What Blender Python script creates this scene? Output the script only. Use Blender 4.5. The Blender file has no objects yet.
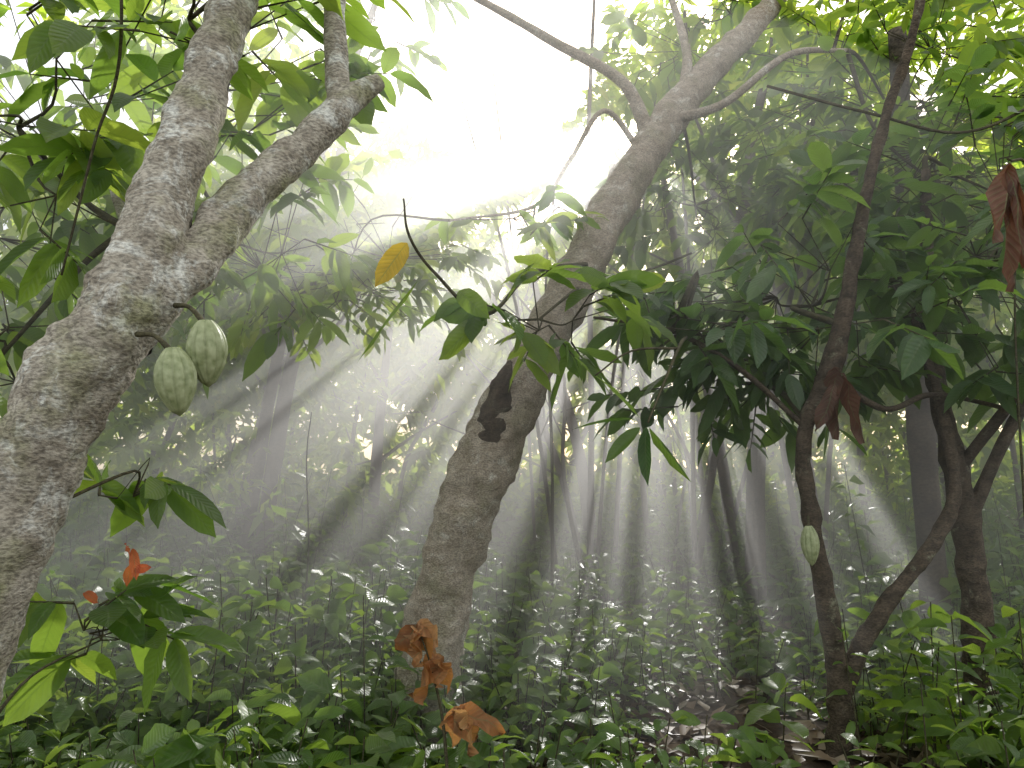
import bpy, math, numpy as np
from mathutils import Vector, noise
rng=np.random.default_rng(11)
def nrm(a): return a/np.maximum(np.linalg.norm(a,axis=-1,keepdims=True),1e-9)
SUN=nrm(np.array([.1953,1.0,.4906]))
scene=bpy.context.scene
COL=scene.collection

# ------------------------------------------------------------ materials
def newmat(name):
    m=bpy.data.materials.new(name); m.use_nodes=True
    nt=m.node_tree; nt.nodes.clear()
    return m,nt
def N(nt,t,**k):
    n=nt.nodes.new(t)
    for a,b in k.items(): setattr(n,a,b)
    return n
def ramp(nt,stops):
    r=N(nt,'ShaderNodeValToRGB'); e=r.color_ramp.elements
    while len(e)<len(stops): e.new(.5)
    for i,(p,c) in enumerate(stops):
        e[i].position=p; e[i].color=(c[0],c[1],c[2],1)
    return r
def leaf_mat(name,stops,trans_stops,tw=.45,rough=.42,veins=True,spec=.5):
    m,nt=newmat(name); L=nt.links
    out=N(nt,'ShaderNodeOutputMaterial'); at=N(nt,'ShaderNodeAttribute',attribute_name='rnd')
    c=ramp(nt,stops); ct=ramp(nt,trans_stops)
    L.new(at.outputs['Fac'],c.inputs[0]); L.new(at.outputs['Fac'],ct.inputs[0])
    col=c.outputs[0]; tcol=ct.outputs[0]
    if veins:
        tc=N(nt,'ShaderNodeTexCoord')
        nz=N(nt,'ShaderNodeTexNoise'); nz.inputs['Scale'].default_value=22; nz.inputs['Detail'].default_value=3
        L.new(tc.outputs['Object'],nz.inputs['Vector'])
        mp=N(nt,'ShaderNodeMapRange'); mp.inputs[1].default_value=.3; mp.inputs[2].default_value=.75; mp.inputs[3].default_value=.6; mp.inputs[4].default_value=1.35
        L.new(nz.outputs[0],mp.inputs[0])
        mul=N(nt,'ShaderNodeMixRGB',blend_type='MULTIPLY'); mul.inputs[0].default_value=1
        L.new(c.outputs[0],mul.inputs[1]); L.new(mp.outputs[0],mul.inputs[2])
        col=mul.outputs[0]
    p=N(nt,'ShaderNodeBsdfPrincipled'); p.inputs['Roughness'].default_value=rough; p.inputs['Specular IOR Level'].default_value=spec
    tr=N(nt,'ShaderNodeBsdfTranslucent'); mx=N(nt,'ShaderNodeMixShader'); mx.inputs[0].default_value=tw
    if veins:
        uv=N(nt,'ShaderNodeUVMap'); uv.uv_map='UVMap'; sp=N(nt,'ShaderNodeSeparateXYZ'); L.new(uv.outputs[0],sp.inputs[0])
        def M(op,a,b=None):
            n=N(nt,'ShaderNodeMath',operation=op)
            for i,x in enumerate((a,b)):
                if x is None: continue
                if isinstance(x,(int,float)): n.inputs[i].default_value=x
                else: L.new(x,n.inputs[i])
            return n.outputs[0]
        au=M('ABSOLUTE',M('SUBTRACT',sp.outputs[0],.5))
        mid=M('LESS_THAN',au,.03)
        ph=M('MULTIPLY',M('SUBTRACT',sp.outputs[1],M('MULTIPLY',au,.35)),11)
        fr=M('ABSOLUTE',M('SUBTRACT',M('FRACT',ph),.5))
        side=M('MULTIPLY',M('LESS_THAN',fr,.07),.6)
        v=M('MAXIMUM',mid,side)
        mv=N(nt,'ShaderNodeMixRGB',blend_type='MIX'); L.new(M('MULTIPLY',v,.5),mv.inputs[0]); L.new(col,mv.inputs[1]); mv.inputs[2].default_value=(.22,.28,.12,1)
        col=mv.outputs[0]
        mt=N(nt,'ShaderNodeMixRGB',blend_type='MULTIPLY'); L.new(M('MULTIPLY',v,.45),mt.inputs[0]); L.new(tcol,mt.inputs[1]); mt.inputs[2].default_value=(.4,.5,.3,1)
        tcol=mt.outputs[0]
        b=N(nt,'ShaderNodeBump'); b.inputs['Strength'].default_value=.45; b.inputs['Distance'].default_value=.008
        L.new(fr,b.inputs['Height']); L.new(b.outputs[0],p.inputs['Normal'])
    L.new(col,p.inputs['Base Color']); L.new(tcol,tr.inputs['Color'])
    L.new(p.outputs[0],mx.inputs[1]); L.new(tr.outputs[0],mx.inputs[2]); L.new(mx.outputs[0],out.inputs[0])
    return m
def bark_mat(name,c1,c2,c3,scale=9,lich=.55,bump=.5,dist=.02,moss=None):
    m,nt=newmat(name); L=nt.links
    out=N(nt,'ShaderNodeOutputMaterial'); p=N(nt,'ShaderNodeBsdfPrincipled'); p.inputs['Roughness'].default_value=.9; p.inputs['Specular IOR Level'].default_value=.2
    tc=N(nt,'ShaderNodeTexCoord')
    n1=N(nt,'ShaderNodeTexNoise'); n1.inputs['Scale'].default_value=scale; n1.inputs['Detail'].default_value=8; n1.inputs['Roughness'].default_value=.7
    n2=N(nt,'ShaderNodeTexNoise'); n2.inputs['Scale'].default_value=scale*.75; n2.inputs['Detail'].default_value=9; n2.inputs['Roughness'].default_value=.75; n2.inputs['Distortion'].default_value=.6
    n3=N(nt,'ShaderNodeTexNoise'); n3.inputs['Scale'].default_value=scale*7; n3.inputs['Detail'].default_value=6
    mpg=N(nt,'ShaderNodeMapping'); mpg.inputs['Scale'].default_value=(1,1,1.8); mpg.inputs['Location'].default_value=(3.3,1.7,5.1)
    L.new(tc.outputs['Object'],mpg.inputs[0])
    for n in (n1,n3): L.new(mpg.outputs[0],n.inputs['Vector'])
    L.new(tc.outputs['Object'],n2.inputs['Vector'])
    r1=ramp(nt,[(.38,c1),(.62,c2)]); L.new(n1.outputs[0],r1.inputs[0])
    r2=ramp(nt,[(lich,(0,0,0)),(lich+.09,(1,1,1))]); L.new(n2.outputs[0],r2.inputs[0])
    mx=N(nt,'ShaderNodeMixRGB'); L.new(r2.outputs[0],mx.inputs[0]); L.new(r1.outputs[0],mx.inputs[1]); mx.inputs[2].default_value=(*c3,1)
    cc=mx.outputs[0]
    if moss:
        n4=N(nt,'ShaderNodeTexNoise'); n4.inputs['Scale'].default_value=scale*.4; n4.inputs['Detail'].default_value=7; n4.inputs['Roughness'].default_value=.65
        mp4=N(nt,'ShaderNodeMapping'); mp4.inputs['Location'].default_value=(7,2,9); L.new(tc.outputs['Object'],mp4.inputs[0]); L.new(mp4.outputs[0],n4.inputs['Vector'])
        r4=ramp(nt,[(.5,(0,0,0)),(.66,(.7,.7,.7))]); L.new(n4.outputs[0],r4.inputs[0])
        m4=N(nt,'ShaderNodeMixRGB'); L.new(r4.outputs[0],m4.inputs[0]); L.new(cc,m4.inputs[1]); m4.inputs[2].default_value=(*moss,1); cc=m4.outputs[0]
    r3=ramp(nt,[(.35,(.4,.4,.4)),(.6,(1.2,1.2,1.2))]); L.new(n3.outputs[0],r3.inputs[0])
    ml=N(nt,'ShaderNodeMixRGB',blend_type='MULTIPLY'); ml.inputs[0].default_value=.8; L.new(cc,ml.inputs[1]); L.new(r3.outputs[0],ml.inputs[2])
    L.new(ml.outputs[0],p.inputs['Base Color'])
    ad=N(nt,'ShaderNodeMath',operation='ADD'); L.new(n1.outputs[0],ad.inputs[0]); 
    m2=N(nt,'ShaderNodeMath',operation='MULTIPLY'); L.new(n3.outputs[0],m2.inputs[0]); m2.inputs[1].default_value=.6; L.new(m2.outputs[0],ad.inputs[1])
    b=N(nt,'ShaderNodeBump'); b.inputs['Strength'].default_value=bump; b.inputs['Distance'].default_value=dist; L.new(ad.outputs[0],b.inputs['Height'])
    L.new(b.outputs[0],p.inputs['Normal']); L.new(p.outputs[0],out.inputs[0])
    return m
G_hi=leaf_mat('leaf_cocoa_near',[(0,(.028,.066,.014)),(.5,(.055,.11,.02)),(.9,(.085,.15,.028)),(1,(.13,.19,.03))],[(0,(.20,.40,.05)),(.6,(.42,.62,.07)),(1,(.62,.76,.09))],.5)
G_dark=leaf_mat('leaf_dark',[(0,(.028,.064,.024)),(.6,(.05,.11,.034)),(1,(.085,.15,.04))],[(0,(.14,.30,.05)),(1,(.36,.56,.08))],.42,.32,spec=.6)
G_can=leaf_mat('leaf_canopy',[(0,(.05,.095,.016)),(.5,(.085,.15,.024)),(1,(.14,.20,.03))],[(0,(.38,.58,.05)),(.6,(.62,.78,.08)),(1,(.82,.84,.11))],.62,.45,False)
G_und=leaf_mat('leaf_undergrowth',[(0,(.040,.084,.022)),(.5,(.070,.132,.032)),(1,(.12,.19,.045))],[(0,(.26,.46,.06)),(1,(.52,.68,.10))],.4,.34,spec=.6)
G_bri=leaf_mat('leaf_young',[(0,(.065,.14,.025)),(1,(.12,.21,.035))],[(0,(.32,.54,.06)),(1,(.52,.68,.08))],.48,.38)
G_dead=leaf_mat('leaf_dead_orange',[(0,(.22,.09,.035)),(.5,(.42,.20,.08)),(1,(.58,.34,.17))],[(0,(.55,.2,.04)),(1,(.8,.42,.13))],.45,.7)
G_brown=leaf_mat('leaf_dead_brown',[(0,(.07,.03,.02)),(1,(.17,.085,.055))],[(0,(.22,.07,.03)),(1,(.4,.15,.06))],.3,.7)
G_red=leaf_mat('leaf_red',[(0,(.40,.07,.03)),(1,(.5,.14,.05))],[(0,(.75,.16,.05)),(1,(.8,.26,.06))],.4,.5)
G_yel=leaf_mat('leaf_yellow',[(0,(.40,.25,.03)),(1,(.5,.34,.04))],[(0,(.8,.5,.04)),(1,(.85,.6,.05))],.5,.5)
G_lit=leaf_mat('leaf_litter',[(0,(.05,.03,.02)),(.4,(.13,.085,.055)),(.8,(.26,.19,.13)),(1,(.42,.35,.25))],[(0,(.1,.05,.02)),(1,(.25,.14,.06))],.12,.38,False)
B_left=bark_mat('bark_lichen',(.29,.255,.20),(.50,.46,.38),(.68,.68,.62),10,.52,.75,.02,moss=(.29,.30,.15))
B_mid=bark_mat('bark_mottled',(.31,.25,.18),(.54,.47,.38),(.68,.65,.57),13,.54,.8,.018,moss=(.30,.28,.17))
B_dark=bark_mat('bark_dark',(.05,.04,.028),(.13,.10,.07),(.22,.22,.15),12,.57,.7,.014)
B_far=bark_mat('bark_far',(.06,.05,.04),(.14,.115,.085),(.24,.24,.18),5,.6,.3,.02)
B_twig=bark_mat('bark_twig',(.05,.045,.025),(.11,.10,.055),(.10,.14,.06),20,.6,.2,.004)

# ------------------------------------------------------------ mesh helpers
def build(name,V,Q,mat,UV=None,R=None,parent=None,smooth=True):
    me=bpy.data.meshes.new(name); V=np.asarray(V,dtype=np.float32); Q=np.asarray(Q,dtype=np.int32)
    me.vertices.add(len(V)); me.vertices.foreach_set('co',V.ravel())
    me.loops.add(Q.size); me.loops.foreach_set('vertex_index',Q.ravel())
    me.polygons.add(len(Q)); me.polygons.foreach_set('loop_start',np.arange(0,Q.size,4,dtype=np.int32))
    try: me.polygons.foreach_set('loop_total',np.full(len(Q),4,dtype=np.int32))
    except Exception: pass
    me.update(calc_edges=True)
    me.polygons.foreach_set('use_smooth',np.full(len(Q),smooth))
    if UV is not None:
        u=me.uv_layers.new(name='UVMap'); u.data.foreach_set('uv',np.asarray(UV,dtype=np.float32)[Q.ravel()].ravel())
    if R is not None:
        a=me.attributes.new('rnd','FLOAT','POINT'); a.data.foreach_set('value',np.asarray(R,dtype=np.float32))
    me.materials.append(mat); me.update()
    o=bpy.data.objects.new(name,me); COL.objects.link(o)
    if parent: o.parent=parent
    return o
def empty(name):
    o=bpy.data.objects.new(name,None); COL.objects.link(o); return o
def catmull(P,n):
    P=np.asarray(P,float); E=np.vstack([2*P[0]-P[1],P,2*P[-1]-P[-2]]); out=[]
    for i in range(1,len(E)-2):
        for k in range(n):
            t=k/n; a,b,c,d=E[i-1],E[i],E[i+1],E[i+2]
            out.append(.5*((2*b)+(-a+c)*t+(2*a-5*b+4*c-d)*t*t+(-a+3*b-3*c+d)*t**3))
    out.append(P[-1]); return np.array(out)
def tube(P,R,seg=10,n=6,lump=.08,freq=6.0):
    X=catmull(np.column_stack([P,R]),n); C=X[:,:3]; r=np.maximum(X[:,3],.001)
    T=nrm(np.gradient(C,axis=0)); u=np.cross(T[0],[.3,.9,.1]); u/=np.linalg.norm(u)
    V=[]
    for i in range(len(C)):
        u=u-T[i]*u.dot(T[i]); u/=np.linalg.norm(u); w=np.cross(T[i],u)
        for k in range(seg):
            a=2*math.pi*k/seg; dd=u*math.cos(a)+w*math.sin(a); p=C[i]+dd*r[i]
            if lump: p=p+dd*r[i]*lump*(noise.fractal(Vector(p*freq),.8,2.2,4)*1.5)
            V.append(p)
    Q=[]
    for i in range(len(C)-1):
        for k in range(seg):
            Q.append([i*seg+k,i*seg+(k+1)%seg,(i+1)*seg+(k+1)%seg,(i+1)*seg+k])
    nv=len(V); V.append(C[-1]+T[-1]*r[-1]*.4); 
    for k in range(0,seg,2): Q.append([(len(C)-1)*seg+k,(len(C)-1)*seg+(k+1)%seg,(len(C)-1)*seg+(k+2)%seg,nv])
    return np.array(V),np.array(Q)
class Acc:
    def __init__(s): s.V=[];s.Q=[];s.U=[];s.R=[];s.n=0
    def add(s,V,Q,U=None,R=None):
        s.V.append(V); s.Q.append(Q+s.n); s.n+=len(V)
        s.U.append(U if U is not None else np.zeros((len(V),2))); s.R.append(R if R is not None else np.zeros(len(V)))
    def make(s,name,mat,parent=None,smooth=True):
        if not s.V: return
        return build(name,np.vstack(s.V),np.vstack(s.Q),mat,np.vstack(s.U),np.concatenate(s.R),parent,smooth)
def sticks(P0,P1,r0,r1):
    P0=np.asarray(P0);P1=np.asarray(P1);n=len(P0); T=nrm(P1-P0); u=nrm(np.cross(T,np.array([.31,.87,.2]))); w=np.cross(T,u)
    V=np.zeros((n,6,3)); r0=np.broadcast_to(r0,(n,)); r1=np.broadcast_to(r1,(n,))
    for k in range(3):
        a=2*math.pi*k/3; d=u*math.cos(a)+w*math.sin(a)
        V[:,k]=P0+d*r0[:,None]; V[:,3+k]=P1+d*r1[:,None]
    q=np.array([[0,1,4,3],[1,2,5,4],[2,0,3,5]])
    Q=(np.arange(n)[:,None,None]*6+q[None]).reshape(-1,4)
    return V.reshape(-1,3),Q
TH=np.array([0,.07,.22,.42,.62,.8,.92,1]); WH=np.array([.05,.42,.84,1,.95,.7,.26,.02])
TL=np.array([0,.45,1]); WL=np.array([.08,1,.04])
def leaves(base,d,L,W,droop,lod=1,fold=.25,upj=.5,wave=.05,rnd=None,crumple=0):
    n=len(base); d=nrm(d)
    up=np.array([0,0,1.])+rng.normal(0,upj,(n,3)); side=nrm(np.cross(d,up)); nn=np.cross(side,d)
    t,w=(TH,WH) if lod else (TL,WL); k=len(t)
    V=np.zeros((n,k,3,3)); ph=rng.uniform(0,6.28,(n,1)); L=np.broadcast_to(L,(n,)); W=np.broadcast_to(W,(n,)); droop=np.broadcast_to(droop,(n,))
    tw=rng.normal(0,.3,(n,1)); fo=fold*rng.uniform(.3,2.2,(n,1))
    for j,s in enumerate((-1,0,1)):
        lat=(W[:,None]/2*w[None]*s)
        h=fo*abs(s)*W[:,None]/2*w[None]
        if lod: h=h+abs(s)*wave*W[:,None]*np.sin(t[None]*17+ph+s*1.3)*w[None]+lat*tw*t[None]
        if crumple: h=h+crumple*W[:,None]*np.sin(t[None]*9+ph*3+s*2.1)
        V[:,:,j]=base[:,None]+d[:,None]*(L[:,None]*t[None])[...,None]+side[:,None]*lat[...,None]+nn[:,None]*h[...,None]
    V[...,2]-=(droop[:,None]*L[:,None]*t[None]**2)[...,None]
    if lod:
        bend=rng.normal(0,.10,(n,1)); V+=side[:,None,None]*((bend*L[:,None]*t[None]**2)[:,:,None,None])
    q=[]
    for i in range(k-1):
        for j in range(2): q.append([i*3+j,i*3+j+1,(i+1)*3+j+1,(i+1)*3+j])
    Q=(np.arange(n)[:,None,None]*k*3+np.array(q)[None]).reshape(-1,4)
    uv=np.array([[.5+.5*s*1.0,tt] for tt in t for s in (-1,0,1)])
    U=np.broadcast_to(uv[None],(n,k*3,2)).reshape(-1,2)
    if rnd is None: rnd=rng.uniform(0,1,n)
    R=np.repeat(rnd,k*3)
    return V.reshape(-1,3),Q,U,R

# sun gaps: slots cut from leaves along the sunlight, edge-on to camera, to shape beams
SH=[]
def sh(x,y,z,r,R):
    c=np.array([x,y,z]); m=nrm(np.cross(SUN,nrm(c-np.array([0,0,1.5])))); SH.append((c,m,np.cross(SUN,m),r,R))
for a in [(-1.94,7,2.38,.07,1.7),(-1.94,7,1.95,.08,1.7),(-1.35,7.2,2.35,.05,1.5),(-1.45,7.2,1.9,.06,1.5),(-2.6,7.0,2.25,.06,1.4),(-1.8,6,1.42,.06,1.4),(-1.75,6,.98,.07,1.4),(-1.1,6.2,1.25,.07,1.4),(-.95,6.2,.85,.05,1.3),(.03,6.6,1.24,.07,1.3),(-.2,6.8,1.1,.04,1.2),(.40,6,.66,.08,1.3),(.68,6.2,.8,.04,1.2),(1.0,7.4,1.4,.08,1.3),(1.38,7.5,1.4,.05,1.2),(1.75,7.5,1.3,.05,1.2),
          (2.0,5,.75,.07,1.0),(3.0,6.3,1.0,.07,1.1),(-.35,7.2,1.75,.06,1.3),(-2.4,6,.95,.06,1.2),(-2.9,6.8,1.5,.06,1.2),(2.25,8,1.5,.06,1.1),(-1.0,7.6,2.7,.06,1.3),(-.5,6.0,.75,.06,1.1),
          (-.85,4.6,3.1,.07,.9),(-1.3,4.8,2.85,.06,.9),(-.35,5,3.35,.06,.9),(-1.75,5,3.2,.06,.9),(.3,5.2,3.3,.05,.7),
          (1.2,6,.15,.14,.3),(2.1,6.6,.2,.13,.3),(.8,7.6,.2,.14,.3),(1.7,4.9,.15,.12,.25),(2.8,5.6,.3,.13,.3),(.2,5.2,.3,.10,.25),(-1.4,4.9,.4,.10,.25)]: sh(*a)
def shaft_keep(p,l):
    k=np.ones(len(p),bool)
    for c,m,q,r,R in SH:
        v=p-c; k&=~((np.abs(v@m)<r+.36*l)&(np.abs(v@q)<R+.3*l)&((v@SUN)>0))
    return k

def sprays(C,A,tw,k,L,lod,acc,tacc=None,cull=False,keepf=None,droop=.28,ws=.41,hang=.22,rbias=0.,tr=.006):
    """twig of length tw at C pointing along A with k leaves each"""
    n=len(C); A=nrm(A); lat=nrm(np.cross(A,np.array([0,0,1.])+rng.normal(0,.2,(n,3)))); up=np.cross(lat,A)
    if tacc is not None:
        V,Q=sticks(C,C+A*tw,tr,tr*.4); tacc.add(V,Q)
    idx=np.repeat(np.arange(n),k); j=np.tile(np.arange(k),n); f=.25+.75*(j/(k-1))
    sgn=np.where(j%2==0,1.,-1.)
    base=C[idx]+A[idx]*(tw*f)[:,None]
    last=(j==k-1)
    d=A[idx]*np.where(last,1.2,.55)[:,None]+lat[idx]*(sgn*np.where(last,.1,.9))[:,None]+up[idx]*rng.normal(0,.3,(n*k,1))+rng.normal(0,.25,(n*k,3)); d[:,2]-=hang*rng.uniform(0,2.4,n*k)
    l=L*rng.uniform(.45,1.2,n*k); 
    treer=np.repeat(rng.uniform(0,1,n),k); rn=np.clip(.55*treer+.45*rng.uniform(0,1,n*k)+rbias,0,1)
    if keepf is not None or cull:
        m=np.ones(n*k,bool); cen=base+nrm(d)*(l*.5)[:,None]
        if cull: m&=shaft_keep(cen,l)
        if keepf is not None: m&=keepf(cen)
        base,d,l,rn=base[m],d[m],l[m],rn[m]
    acc.add(*leaves(base,d,l,l*ws*rng.uniform(.8,1.2,len(l)),droop*rng.uniform(.3,1.5,len(l)),lod,rnd=rn))

def ell(c,r,n):
    v=nrm(rng.normal(0,1,(n,3)))*rng.uniform(0,1,(n,1))**(.45); return np.array(c)+v*np.array(r)
def outdir(C,c,dn=.1):
    a=nrm(C-np.array(c))*.7+rng.normal(0,.45,C.shape); a[:,2]*=.6; a[:,2]-=dn; return nrm(a)
def clump(c,r,n,acc,tacc,L=.24,k=8,lod=1,tw=.3,anchor=None,limb=.018,**kw):
    C=ell(c,r,n); A=outdir(C,c); sprays(C,A,tw,k,L,lod,acc,tacc,**kw)
    c=np.array(c)
    if anchor is not None:
        a=np.array(anchor); mid=(a+c)/2+rng.normal(0,.08,3)+np.array([0,0,.12])
        V,Q=tube([a,mid,c],[limb,limb*.75,limb*.45],6,5,.05); tacc.add(V,Q)
        hubs=ell(c,np.array(r)*.6,max(3,n//8)); 
        for h in hubs:
            m=(c+h)/2+rng.normal(0,.05,3); V,Q=tube([c,m,h],[limb*.5,limb*.35,limb*.22],5,3,0); tacc.add(V,Q)
        D=((C[:,None]-hubs[None])**2).sum(-1).argmin(1); V,Q=sticks(hubs[D],C,.004,.003); tacc.add(V,Q)

# ------------------------------------------------------------ ground
def gz(x,y): return .10*np.sin(x*.7+1)*np.sin(y*.45)+.05*np.sin(x*1.9+y*1.3)+ np.clip(y-12,0,60)*.012
gx=np.concatenate([np.linspace(-160,-13,20),np.linspace(-12,12,121),np.linspace(13,160,20)])
gy=np.concatenate([np.linspace(-60,-3,12),np.linspace(-2,24,131),np.linspace(25,220,30)])
X,Y=np.meshgrid(gx,gy); Z=gz(X,Y)+rng.normal(0,.012,X.shape)
V=np.column_stack([X.ravel(),Y.ravel(),Z.ravel()]); I=np.arange(len(V)).reshape(X.shape)
Q=np.column_stack([I[:-1,:-1].ravel(),I[:-1,1:].ravel(),I[1:,1:].ravel(),I[1:,:-1].ravel()])
gm=bark_mat('forest_soil',(.04,.027,.017),(.11,.075,.045),(.06,.08,.03),3,.58,.8,.04)
build('ground',V,Q,gm)
n=13000; lx=rng.uniform(-7,7,n); ly=2.2+13*rng.uniform(0,1,n)**1.3
a=rng.uniform(0,6.28,n); d=np.column_stack([np.cos(a),np.sin(a),rng.normal(.05,.22,n)])
acc=Acc(); acc.add(*leaves(np.column_stack([lx,ly,gz(lx,ly)+rng.uniform(.01,.06,n)]),d,rng.uniform(.10,.22,n),rng.uniform(.045,.09,n),rng.uniform(-.1,.3,n),0,upj=.3))
acc.make('leaf_litter',G_lit)

# ------------------------------------------------------------ undergrowth
def plants(x,y,h,k,L,acc,tacc,lod,**kw):
    n=len(x); C=np.column_stack([x,y,gz(x,y)]); A=nrm(np.column_stack([rng.normal(0,.22,n),rng.normal(0,.22,n),np.ones(n)]))
    T=C+A*h[:,None]; V,Q=sticks(C,T,.005,.003); tacc.add(V,Q)
    idx=np.repeat(np.arange(n),k); j=np.tile(np.arange(k),n); f=.35+.65*j/(k-1)
    base=C[idx]+A[idx]*(h[idx]*f)[:,None]; an=j*2.4+np.repeat(rng.uniform(0,6.28,n),k)
    d=np.column_stack([np.cos(an),np.sin(an),rng.normal(.15,.3,n*k)])
    l=L*rng.uniform(.5,1.2,n*k)*np.repeat(rng.uniform(.6,1.5,n),k); rn=np.clip(.6*np.repeat(rng.uniform(0,1,n),k)+.4*rng.uniform(0,1,n*k),0,1)
    acc.add(*leaves(base+d*.02,d,l,l*np.repeat(rng.uniform(.34,.62,n),k),rng.uniform(.1,.6,n*k),lod,rnd=rn,upj=.4))
ua,ut=Acc(),Acc()
def scat(n,x0,x1,y0,y1,p=1.,clr=.5):
    y=y0+(y1-y0)*rng.uniform(0,1,n)**p
    x=rng.uniform(x0,x1,n); 
    d=np.sin(x*1.3+y*.8)+np.sin(x*.6-y*1.1+2); 
    clear=((x-1.4)/1.2)**2+((y-5.4)/2.4)**2<1
    m=(d>-1.6)&~(clear&(rng.uniform(0,1,n)<clr)); m&=~((x<-.9)&(y<2.6))
    return x[m],y[m]
x,y=scat(2000,-4,4,2.6,6.5); plants(x,y,rng.uniform(.08,.5,len(x)),9,.12,ua,ut,1)
x,y=scat(3600,-9,9,6,14,1.1); plants(x,y,rng.uniform(.15,.75,len(x)),9,.15,ua,ut,0)
x,y=scat(1500,-16,16,13,28); plants(x,y,rng.uniform(.3,1.2,len(x)),9,.28,ua,ut,0)
x,y=scat(380,-4.5,-.5,3.6,7.5); plants(x,y,rng.uniform(.4,.95,len(x)),12,.15,ua,ut,1)
x,y=scat(200,-8,-1.5,7,12); plants(x,y,rng.uniform(.7,1.7,len(x)),16,.18,ua,ut,0)
x,y=scat(160,2.2,8,5,12); plants(x,y,rng.uniform(.6,1.6,len(x)),16,.17,ua,ut,0)
p=empty('undergrowth'); ua.make('leaves',G_und,p); ut.make('stems',B_twig,p)
ba,bt=Acc(),Acc()
x=rng.normal(-.95,.28,30); y=rng.normal(3.15,.2,30); plants(x,y,rng.uniform(.18,.52,30),9,.19,ba,bt,1)
x=rng.uniform(1.55,2.6,34); y=rng.uniform(3.0,4.2,34); plants(x,y,rng.uniform(.3,.85,34),10,.15,ba,bt,1)
x=rng.uniform(-1,1.5,18); y=rng.uniform(3.0,4.0,18); plants(x,y,rng.uniform(.15,.4,18),9,.12,ba,bt,1)
p=empty('cocoa_seedlings'); ba.make('leaves',G_bri,p); bt.make('stems',B_twig,p)

# ------------------------------------------------------------ left cocoa tree
T=empty('cocoa_tree'); a=Acc()
a.add(*tube([(-1.62,2,-.15),(-1.56,2,.3),(-1.43,2,.8),(-1.315,2,1.28),(-1.22,2,1.58),(-1.125,2.05,1.83),(-1.055,2.1,2.0),(-1.025,2.2,2.3),(-1.003,2.35,2.687),(-.973,2.5,3.13),(-.93,2.7,3.8),(-.85,2.9,4.6)],
 [.19,.14,.115,.105,.108,.117,.106,.084,.078,.072,.06,.04],56,20,.2,6))
a.add(*tube([(-1.10,2.05,1.80),(-1.0,2.12,1.98),(-.93,2.2,2.12),(-.86,2.35,2.34),(-.72,2.5,2.584),(-.587,2.65,2.84),(-.5,2.72,2.94)],[.07,.080,.072,.067,.061,.052,.035],36,12,.18,7))
a.add(*tube([(-.62,2.62,2.78),(-.65,2.7,3.0),(-.677,2.75,3.29),(-.68,2.9,3.9)],[.04,.045,.04,.03],16,8,.1))
a.add(*tube([(-1.05,2.15,1.85),(-1.3,2.7,2.1),(-1.6,3.1,2.5),(-1.9,3.4,3.0)],[.03,.03,.025,.02],10,6,.1))
a.make('trunk',B_left,T)
la,lt=Acc(),Acc()
clump((-1.95,2.9,2.85),(.55,.5,.6),20,la,lt,.24,anchor=(-1.6,3.1,2.5))
clump((-2.7,4.1,3.1),(1,.9,1.1),58,la,lt,.24,anchor=(-1.9,3.4,3.0))
clump((-1.45,3.7,3.35),(.6,.6,.45),22,la,lt,.23,anchor=(-.95,2.6,3.4))
clump((-1.3,2.9,3.3),(.8,.5,.35),14,la,lt,.24,anchor=(-.95,2.6,3.4))
clump((-2.1,3.1,1.95),(.5,.5,.45),12,la,lt,.23,anchor=(-1.6,3.1,2.5))
clump((-1.7,4.6,2.9),(.7,.6,.6),28,la,lt,.22,anchor=(-1.9,3.4,3.0))
clump((-1.22,2.5,1.42),(.12,.10,.07),3,la,lt,.2,tw=.1,k=6,anchor=(-1.26,2.1,1.4),limb=.006)
clump((-1.35,2.6,.95),(.2,.15,.2),6,la,lt,.22,tw=.15,k=7,anchor=(-1.4,2.1,.8),limb=.006)
la.make('foliage',G_hi,T); lt.add(*tube([(-1.45,2.5,4),(-1.35,2.5,3.0),(-1.42,2.5,2.6),(-1.5,2.5,2.15)],[.006,.006,.005,.004],5,8,0)); lt.make('twigs',B_twig,T)
a=Acc(); b0=np.array([(-1.14,2.35,1.27),(-1.15,2.37,1.22),(-1.28,2.35,1.14),(-1.13,2.36,1.2),(-1.14,2.34,1.25)]); a.add(*leaves(b0,np.array([(.1,0,-.6),(-.3,.1,-.7),(.5,0,-.2),(.4,0,.3),(-.2,0,.5)]),np.array([.08,.06,.05,.05,.05]),.03,.2,1,upj=1.2,crumple=.15)); a.make('red_leaves',G_red,T)

# cocoa pods
pm,nt=newmat('pod_skin'); Lk=nt.links; o_=N(nt,'ShaderNodeOutputMaterial'); pb=N(nt,'ShaderNodeBsdfPrincipled'); pb.inputs['Roughness'].default_value=.5
tc=N(nt,'ShaderNodeTexCoord'); nz=N(nt,'ShaderNodeTexNoise'); nz.inputs['Scale'].default_value=45; nz.inputs['Detail'].default_value=6
Lk.new(tc.outputs['Object'],nz.inputs[0]); rr=ramp(nt,[(.3,(.20,.24,.10)),(.7,(.42,.46,.26))]); Lk.new(nz.outputs[0],rr.inputs[0]); Lk.new(rr.outputs[0],pb.inputs['Base Color'])
bb=N(nt,'ShaderNodeBump'); bb.inputs['Strength'].default_value=.6; bb.inputs['Distance'].default_value=.006; Lk.new(nz.outputs[0],bb.inputs['Height']); Lk.new(bb.outputs[0],pb.inputs['Normal']); Lk.new(pb.outputs[0],o_.inputs[0])
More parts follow.
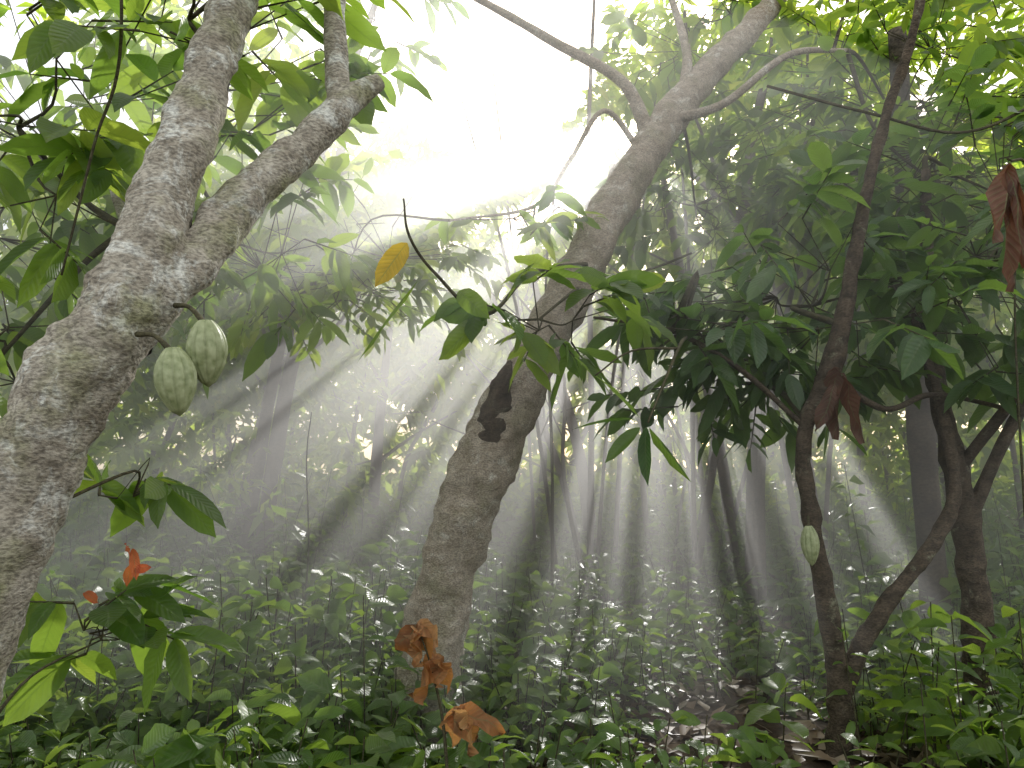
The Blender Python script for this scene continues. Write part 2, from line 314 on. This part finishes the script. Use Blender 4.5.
def pod(loc,L,W,axis,stem_to):
    ax=nrm(np.array(axis,float)); u=nrm(np.cross(ax,[0,1,.2])); w=np.cross(ax,u); V=[];S=80;K=30
    for i in range(K):
        t=i/(K-1); r=W/2*(math.sin(math.pi*min(1,t*.93+.05))**.62)*(1-.28*t**2)
        if t>.93: r*=max(.08,(1-t)/.07)**.6
        for k in range(S):
            an=2*math.pi*k/S; g=1-.15*(1-min(1,abs(math.sin(an*5))/.6))+.02*math.sin(an*20)
            V.append(np.array(loc)+ax*L*(t-.5)+(u*math.cos(an)+w*math.sin(an))*r*g)
    Q=[[i*S+k,i*S+(k+1)%S,(i+1)*S+(k+1)%S,(i+1)*S+k] for i in range(K-1) for k in range(S)]
    e=empty('cocoa_pod'); build('husk',V,Q,pm,parent=e)
    top=np.array(loc)-ax*L*.49; st=np.array(stem_to); V,Q=tube([st,(st+top)/2+np.array([0,0,.015]),top+ax*.01],[.008,.006,.009],8,5,0); build('stalk',V,Q,B_twig,parent=e)
pod((-.85,1.93,1.725),.175,.108,(.16,0,-1),(-.99,2.0,1.86))
pod((-.795,1.98,1.805),.175,.108,(.05,.1,-1),(-.94,2.1,1.96))
pod((1.355,3.55,1.165),.18,.085,(.05,0,-1),(1.39,3.65,1.29))

# ------------------------------------------------------------ centre leaning tree
T=empty('leaning_tree'); a=Acc()
cp=[(-.52,4.4,-.15),(-.47,4.4,.25),(-.40,4.4,.786),(-.266,4.4,1.227),(-.116,4.45,1.68),(.107,4.55,2.10),(.394,4.7,2.69),(.659,4.9,3.215),(.992,5.1,3.785),(1.38,5.35,4.357),(1.8,5.6,4.86),(2.22,5.85,5.4),(2.8,6.1,6.1)]
a.add(*tube(cp,[.24,.19,.165,.172,.178,.145,.138,.130,.126,.112,.095,.075,.05],44,18,.15,5))
a.add(*tube([(.96,5.08,3.74),(.783,5.05,4.16),(.33,5.0,4.42),(-.218,4.9,4.69),(-.9,4.8,5.0)],[.06,.042,.034,.026,.018],12,8,.15))
a.add(*tube([(.9,5.05,3.65),(.62,4.9,3.9),(.37,4.7,3.47),(.14,4.5,3.1),(-.357,4.3,2.94)],[.022,.018,.014,.01,.006],8,8,.05))
a.add(*tube([(1.1,5.15,3.95),(1.45,5.0,4.0),(1.9,5.0,4.35),(2.4,5.2,4.5)],[.045,.03,.024,.015],8,8,.05))
a.add(*tube([(1.2,5.2,4.1),(1.3,5.4,4.6),(1.2,5.6,5.3)],[.05,.035,.02],8,8,.05))
a.make('trunk',B_mid,T)
V,Q=tube([(-.18,4.40,1.45),(-.13,4.36,1.68),(-.085,4.33,1.88),(-.04,4.31,2.02),(-.01,4.31,2.12)],[.05,.075,.07,.05,.015],18,8,.35,12); build('broken_stub',V,Q,B_dark,parent=T)
la,lt=Acc(),Acc()
clump((1.7,6.9,3.95),(1.0,.8,.75),60,la,lt,.22,anchor=(1.2,5.4,4.3))
clump((1.5,6.2,5.3),(.8,.8,.6),26,la,lt,.22,anchor=(1.3,5.4,4.6))
clump((3.2,6.1,4.4),(1.45,1.1,1.2),180,la,lt,.20,anchor=(2.4,5.2,4.5))
clump((2.9,5.0,3.4),(.9,.6,.6),50,la,lt,.21,anchor=(2.4,5.2,4.5))
clump((.1,4.6,3.0),(.35,.4,.2),6,la,lt,.18,anchor=(.14,4.5,3.1),limb=.008)
clump((-.95,5,4.6),(.5,.5,.35),9,la,lt,.2,anchor=(-.9,4.8,5.0),limb=.01)
clump((.12,3.35,2.17),(.34,.22,.17),9,la,lt,.2,tw=.2,anchor=(.394,4.55,2.6),limb=.012)
clump((-1.3,5.9,3.05),(1.2,.7,.55),60,la,lt,.17,anchor=(-.357,4.3,2.94),limb=.008,cull=True,rbias=.2)
la.make('foliage',G_hi,T); lt.make('twigs',B_twig,T)
# low branch with hanging leaves
T=empty('hanging_branch'); a=Acc(); a.add(*tube([(.45,4.55,2.75),(.1,3.6,2.45),(-.1,3.0,2.12),(-.28,2.75,2.22),(-.36,2.62,2.32),(-.38,2.6,2.45)],[.016,.012,.008,.006,.005,.003],6,8,.03))
a.add(*tube([(.85,3.7,2.15),(.68,3.1,2.0),(.5,2.82,1.68)],[.010,.007,.004],6,8,.03)); a.add(*tube([(.68,3.1,2.0),(.45,2.85,1.95),(.305,2.8,1.85)],[.006,.004,.003],6,6,0)); a.make('twig',B_twig,T)
def one(name,items,mat,parent,**kw):
    b=np.array([i[0] for i in items],float); t=np.array([i[1] for i in items],float); l=np.linalg.norm(t-b,axis=1); w=np.array([i[2] for i in items])
    ac=Acc(); ac.add(*leaves(b,t-b,l,w,.12,1,**kw)); ac.make(name,mat,parent)
one('dark_leaves',[((.305,2.8,1.85),(.46,2.75,1.716),.05),((.5,2.8,1.66),(.645,2.75,1.50),.08),((.49,2.8,1.66),(.463,2.76,1.47),.07),((.45,2.82,1.69),(.22,2.75,1.68),.05),((.47,2.82,1.66),(.33,2.8,1.56),.05)],G_dark,T,upj=1.2)
one('green_leaves',[((-.33,2.62,2.16),(-.52,2.55,1.91),.08),((-.1,3.0,2.12),(-.28,2.9,2.13),.09),((-.05,3.05,2.15),(.05,2.8,2.0),.09),((-.02,3.1,2.2),(.1,3.0,2.36),.08),((-.12,3.0,2.1),(-.26,2.8,1.93),.09),((-.2,2.85,2.18),(-.1,2.7,2.05),.08)],G_bri,T,upj=1.0)
one('yellow_leaf',[((-.365,2.6,2.29),(-.46,2.55,2.14),.08)],G_yel,T,upj=.6)

# ------------------------------------------------------------ right trees
T=empty('young_cocoa_tree'); a=Acc()
a.add(*tube([(1.56,3.8,-.1),(1.55,3.8,.15),(1.54,3.75,.48),(1.48,3.7,.854),(1.405,3.65,1.274),(1.36,3.6,1.648),(1.50,3.6,1.954),(1.61,3.6,2.364),(1.712,3.6,2.81),(1.83,3.6,3.21),(2.0,3.6,3.68),(2.15,3.6,4.3)],[.075,.06,.055,.045,.04,.036,.052,.036,.03,.026,.022,.016],18,10,.22,9))
a.add(*tube([(1.55,3.78,.42),(1.62,3.72,.66),(1.776,3.7,.90),(2.03,3.75,1.17),(2.17,3.8,1.41),(2.18,3.9,1.86),(2.1,4,2.4)],[.05,.042,.038,.036,.032,.026,.016],14,10,.18,9))
a.add(*tube([(1.5,3.6,1.95),(1.8,3.7,1.8),(2.1,3.8,1.88),(2.5,3.8,1.8)],[.02,.015,.014,.01],8,8,.1))
a.add(*tube([(1.38,3.6,1.7),(1.1,3.7,2.0),(.8,3.8,2.2),(.4,3.7,2.25)],[.014,.014,.012,.006],8,8,.1))
a.make('trunk',B_dark,T); la,lt=Acc(),Acc()
clump((1.55,3.9,2.35),(.75,.5,.45),50,la,lt,.2,anchor=(1.55,3.6,2.2)); clump((.85,3.8,2.2),(.45,.4,.24),14,la,lt,.19,anchor=(.8,3.8,2.2))
clump((1.2,4.3,2.0),(.5,.4,.25),15,la,lt,.19,anchor=(1.4,3.6,1.7))
la.make('foliage',G_dark,T); lt.make('twigs',B_twig,T)
one('dead_leaves',[((1.5,3.52,1.98),(1.47,3.5,1.68),.11),((1.52,3.5,1.95),(1.58,3.48,1.66),.09),((1.48,3.5,1.9),(1.42,3.47,1.7),.08)],G_brown,T,upj=1,crumple=.2)
T=empty('cocoa_tree'); a=Acc()
a.add(*tube([(2.4,4,-.1),(2.36,4,.27),(2.35,4,.75),(2.33,4,1.25),(2.24,4,1.87),(2.26,4.1,2.3),(2.35,4.2,3.2)],[.11,.085,.07,.068,.05,.04,.025],18,10,.2,8))
a.add(*tube([(2.33,4,1.22),(2.47,3.9,1.61),(2.7,3.9,1.96),(3.0,3.9,2.2)],[.04,.032,.026,.02],10,8,.15))
a.add(*tube([(2.3,4,1.5),(2.5,3.7,1.95),(2.62,3.5,2.4)],[.03,.022,.015],10,8,.15))
a.make('trunk',B_dark,T); la,lt=Acc(),Acc()
clump((2.4,3.9,2.5),(.5,.5,.65),34,la,lt,.22,anchor=(2.26,4.1,2.3)); clump((2.6,4.3,3.2),(.6,.6,.4),26,la,lt,.21,anchor=(2.35,4.2,3.2))
la.make('foliage',G_dark,T); lt.make('twigs',B_twig,T)
one('dead_leaves',[((1.88,2.8,2.66),(1.80,2.75,2.36),.09),((1.88,2.8,2.66),(1.93,2.78,2.3),.08),((1.87,2.8,2.55),(1.84,2.78,2.2),.08),((1.9,2.8,2.6),(1.99,2.8,2.25),.07)],G_brown,T,upj=1,crumple=.25)
V,Q=tube([(2.5,3.7,1.95),(2.1,3.0,2.65),(1.88,2.8,2.68)],[.012,.008,.004],6,6,0); build('dead_twig',V,Q,B_twig,parent=T)

# withered plant with orange leaves
T=empty('withered_plant'); V,Q=tube([(-.22,3.0,0.0),(-.25,3.0,.5),(-.3,3,.75),(-.36,3,.92)],[.008,.007,.005,.003],6,6,0); build('stem',V,Q,B_twig,parent=T)
its=[]
for c in [(-.36,3,.92),(-.29,3,.80),(-.21,2.98,.62)]:
    for k in range(6):
        t=np.array(c)+np.array([rng.normal(0,.06),rng.normal(0,.04),-rng.uniform(.05,.14)]); its.append((c,tuple(t),.085))
one('dried_leaves',its,G_dead,T,upj=1.5,crumple=.3)

# ------------------------------------------------------------ background trees
ta=Acc()
xs=list(rng.uniform(-13,14,52))+list(rng.uniform(.2,4.5,20)); ys=list(rng.uniform(8,28,52))+list(rng.uniform(8,13,20))
for i,(x,y) in enumerate(zip(xs,ys)):
    if abs(x/y-.0)<.08 and y<12 and i<52: continue
    h=rng.uniform(4,8); l=rng.normal(0,.2,2); r=rng.uniform(.03,.11) if i<52 else rng.uniform(.02,.05); z=gz(x,y)
    P=[(x,y,z-.2),(x+l[0]*h*.3,y+l[1]*h*.3,z+h*.33),(x+l[0]*h*.7+rng.normal(0,.2),y+l[1]*h*.6,z+h*.66),(x+l[0]*h*1.3,y+l[1]*h,z+h)]
    ta.add(*tube(P,[r*1.2,r,r*.8,r*.4],9,5,.12))
    b=np.array(P[1]); 
    for k in range(3):
        s=b+(np.array(P[2])-b)*rng.uniform(0,1); e=s+np.array([rng.normal(0,1.0),rng.normal(0,1.0),rng.uniform(.5,1.8)]); ta.add(*tube([s,(s+e)/2+rng.normal(0,.1,3),e],[r*.4,r*.3,r*.15],6,3,0))
ta.add(*tube([(3.4,6.3,0),(3.35,6.3,2),(3.3,6.2,3.6),(3.25,6.1,5.2)],[.12,.10,.09,.07],12,8,.1))
P_=empty('background_trees'); ta.make('trunks',B_far,P_)
ca=Acc()
def opening(p):   # natural clearing in the crown roof
    sx=p[:,0]/p[:,1]; sz=(p[:,2]-1.5)/p[:,1]
    return ~(((sx+.04)/.17)**2+((sz-.62)/.20)**2<1)
def mass(n,x0,x1,y0,y1,z0,z1,L,k=8,thr=-.9,**kw):
    C=np.column_stack([rng.uniform(x0,x1,n),rng.uniform(y0,y1,n),rng.uniform(z0,z1,n)])
    f=np.sin(C[:,0]*1.7+C[:,2]*1.1)+np.sin(C[:,1]*1.3-C[:,2]*1.9+C[:,0]*.5)+rng.normal(0,.4,n)
    C=C[f>thr]; A=rng.normal(0,1,C.shape); A[:,2]=A[:,2]*.3-.1
    sprays(C,A,.4,k,L,0,ca,None,cull=True,keepf=opening,**kw)
mass(5400,-8,9,10,16,3.0,6.6,.28,thr=-1.5)
mass(3200,-13,15,16,24,3.0,9.0,.42,thr=-1.5)
mass(1700,-22,24,24,36,.5,12,.75,thr=-2)
mass(800,-30,32,36,42,0,14,1.3,thr=-3)
mass(900,-30,32,27,40,-.1,3.6,.6,thr=-3)
mass(1300,-.5,6.5,10,15,6.2,9.2,.30,thr=-.5)
mass(800,-9,-2,8,14,1.2,3.4,.24,thr=-.3)
mass(700,3,10,8,14,1.4,3.6,.24,thr=-.3)
mass(800,-10,11,13,22,.5,3.0,.34,thr=-.2)
mass(1100,-3.8,-.3,7,9.5,2.6,4.6,.24,thr=.4)
mass(480,2.4,7.5,7,9.5,4.0,7.6,.24,thr=-.6)
mass(360,-7,-2.2,6,8.5,3.6,7,.24,thr=-.6)
ca.make('canopy',G_can,P_)
va=Acc()
for x,y,r,h in [(-1.75,6.5,.008,2.0),(.35,7,.015,4),(2.68,3.9,.008,1.5),(2.25,3.4,.006,2.6)]:
    va.add(*tube([(x,y,0),(x+rng.normal(0,.04),y,h*.4),(x+rng.normal(0,.06),y,h*.8),(x+.05,y,h)],[r,r,r*.8,r*.5],6,8,.05))
for P in [[(1.2,5,2.95),(.95,5,2.85),(.6,5,2.75),(.3,5,2.8)],[(2.9,3.8,3.5),(2.3,3.7,3.2),(1.8,3.7,3.3),(1.4,4,3.6)]]:
    va.add(*tube(P,[.008]*4,6,8,.05))
va.make('thin_vines',B_twig)

# ------------------------------------------------------------ drifting smoke / mist under the crowns
def vol(name,dens,col,g):
    m,nt=newmat(name); o=N(nt,'ShaderNodeOutputMaterial'); v=N(nt,'ShaderNodeVolumeScatter')
    v.inputs['Color'].default_value=(*col,1); v.inputs['Density'].default_value=dens; v.inputs['Anisotropy'].default_value=g
    nt.links.new(v.outputs[0],o.inputs['Volume']); return m
bpy.ops.mesh.primitive_uv_sphere_add(segments=48,ring_count=24,location=(-.5,7.0,2.1)); o=bpy.context.object; o.name='drifting_smoke'; o.scale=(5.2,4.5,3.0); o.data.materials.append(vol('smoke',.115,(1,1,.99),.66))

# ------------------------------------------------------------ light
w=bpy.data.worlds.new('World'); scene.world=w; w.use_nodes=True; nt=w.node_tree; bg=nt.nodes['Background']
sk=nt.nodes.new('ShaderNodeTexSky'); sk.sky_type='NISHITA'; sk.sun_disc=False; sk.sun_elevation=math.radians(25.7); sk.sun_rotation=math.radians(11.05); sk.dust_density=2.5
ad=nt.nodes.new('ShaderNodeMixRGB'); ad.blend_type='ADD'; ad.inputs[0].default_value=1; ad.inputs[2].default_value=(6.4,6.0,5.2,1)   # bright high haze
nt.links.new(sk.outputs[0],ad.inputs[1]); nt.links.new(ad.outputs[0],bg.inputs[0]); bg.inputs[1].default_value=.15
sd=bpy.data.lights.new('sun','SUN'); sd.energy=5; sd.angle=math.radians(.5); sd.color=(1,.97,.92); so=bpy.data.objects.new('sun',sd); COL.objects.link(so)
so.rotation_euler=Vector(SUN).to_track_quat('Z','Y').to_euler(); so.location=(4,20,12)
cd=bpy.data.cameras.new('camera'); cd.lens=27; cd.sensor_width=36; cd.clip_end=600; cd.clip_start=.05; co=bpy.data.objects.new('camera',cd); COL.objects.link(co)
co.location=(0,0,1.5); co.rotation_euler=(math.radians(96.5),0,0); scene.camera=co
scene.view_settings.view_transform='Standard'; scene.view_settings.look='None'; scene.view_settings.exposure=0
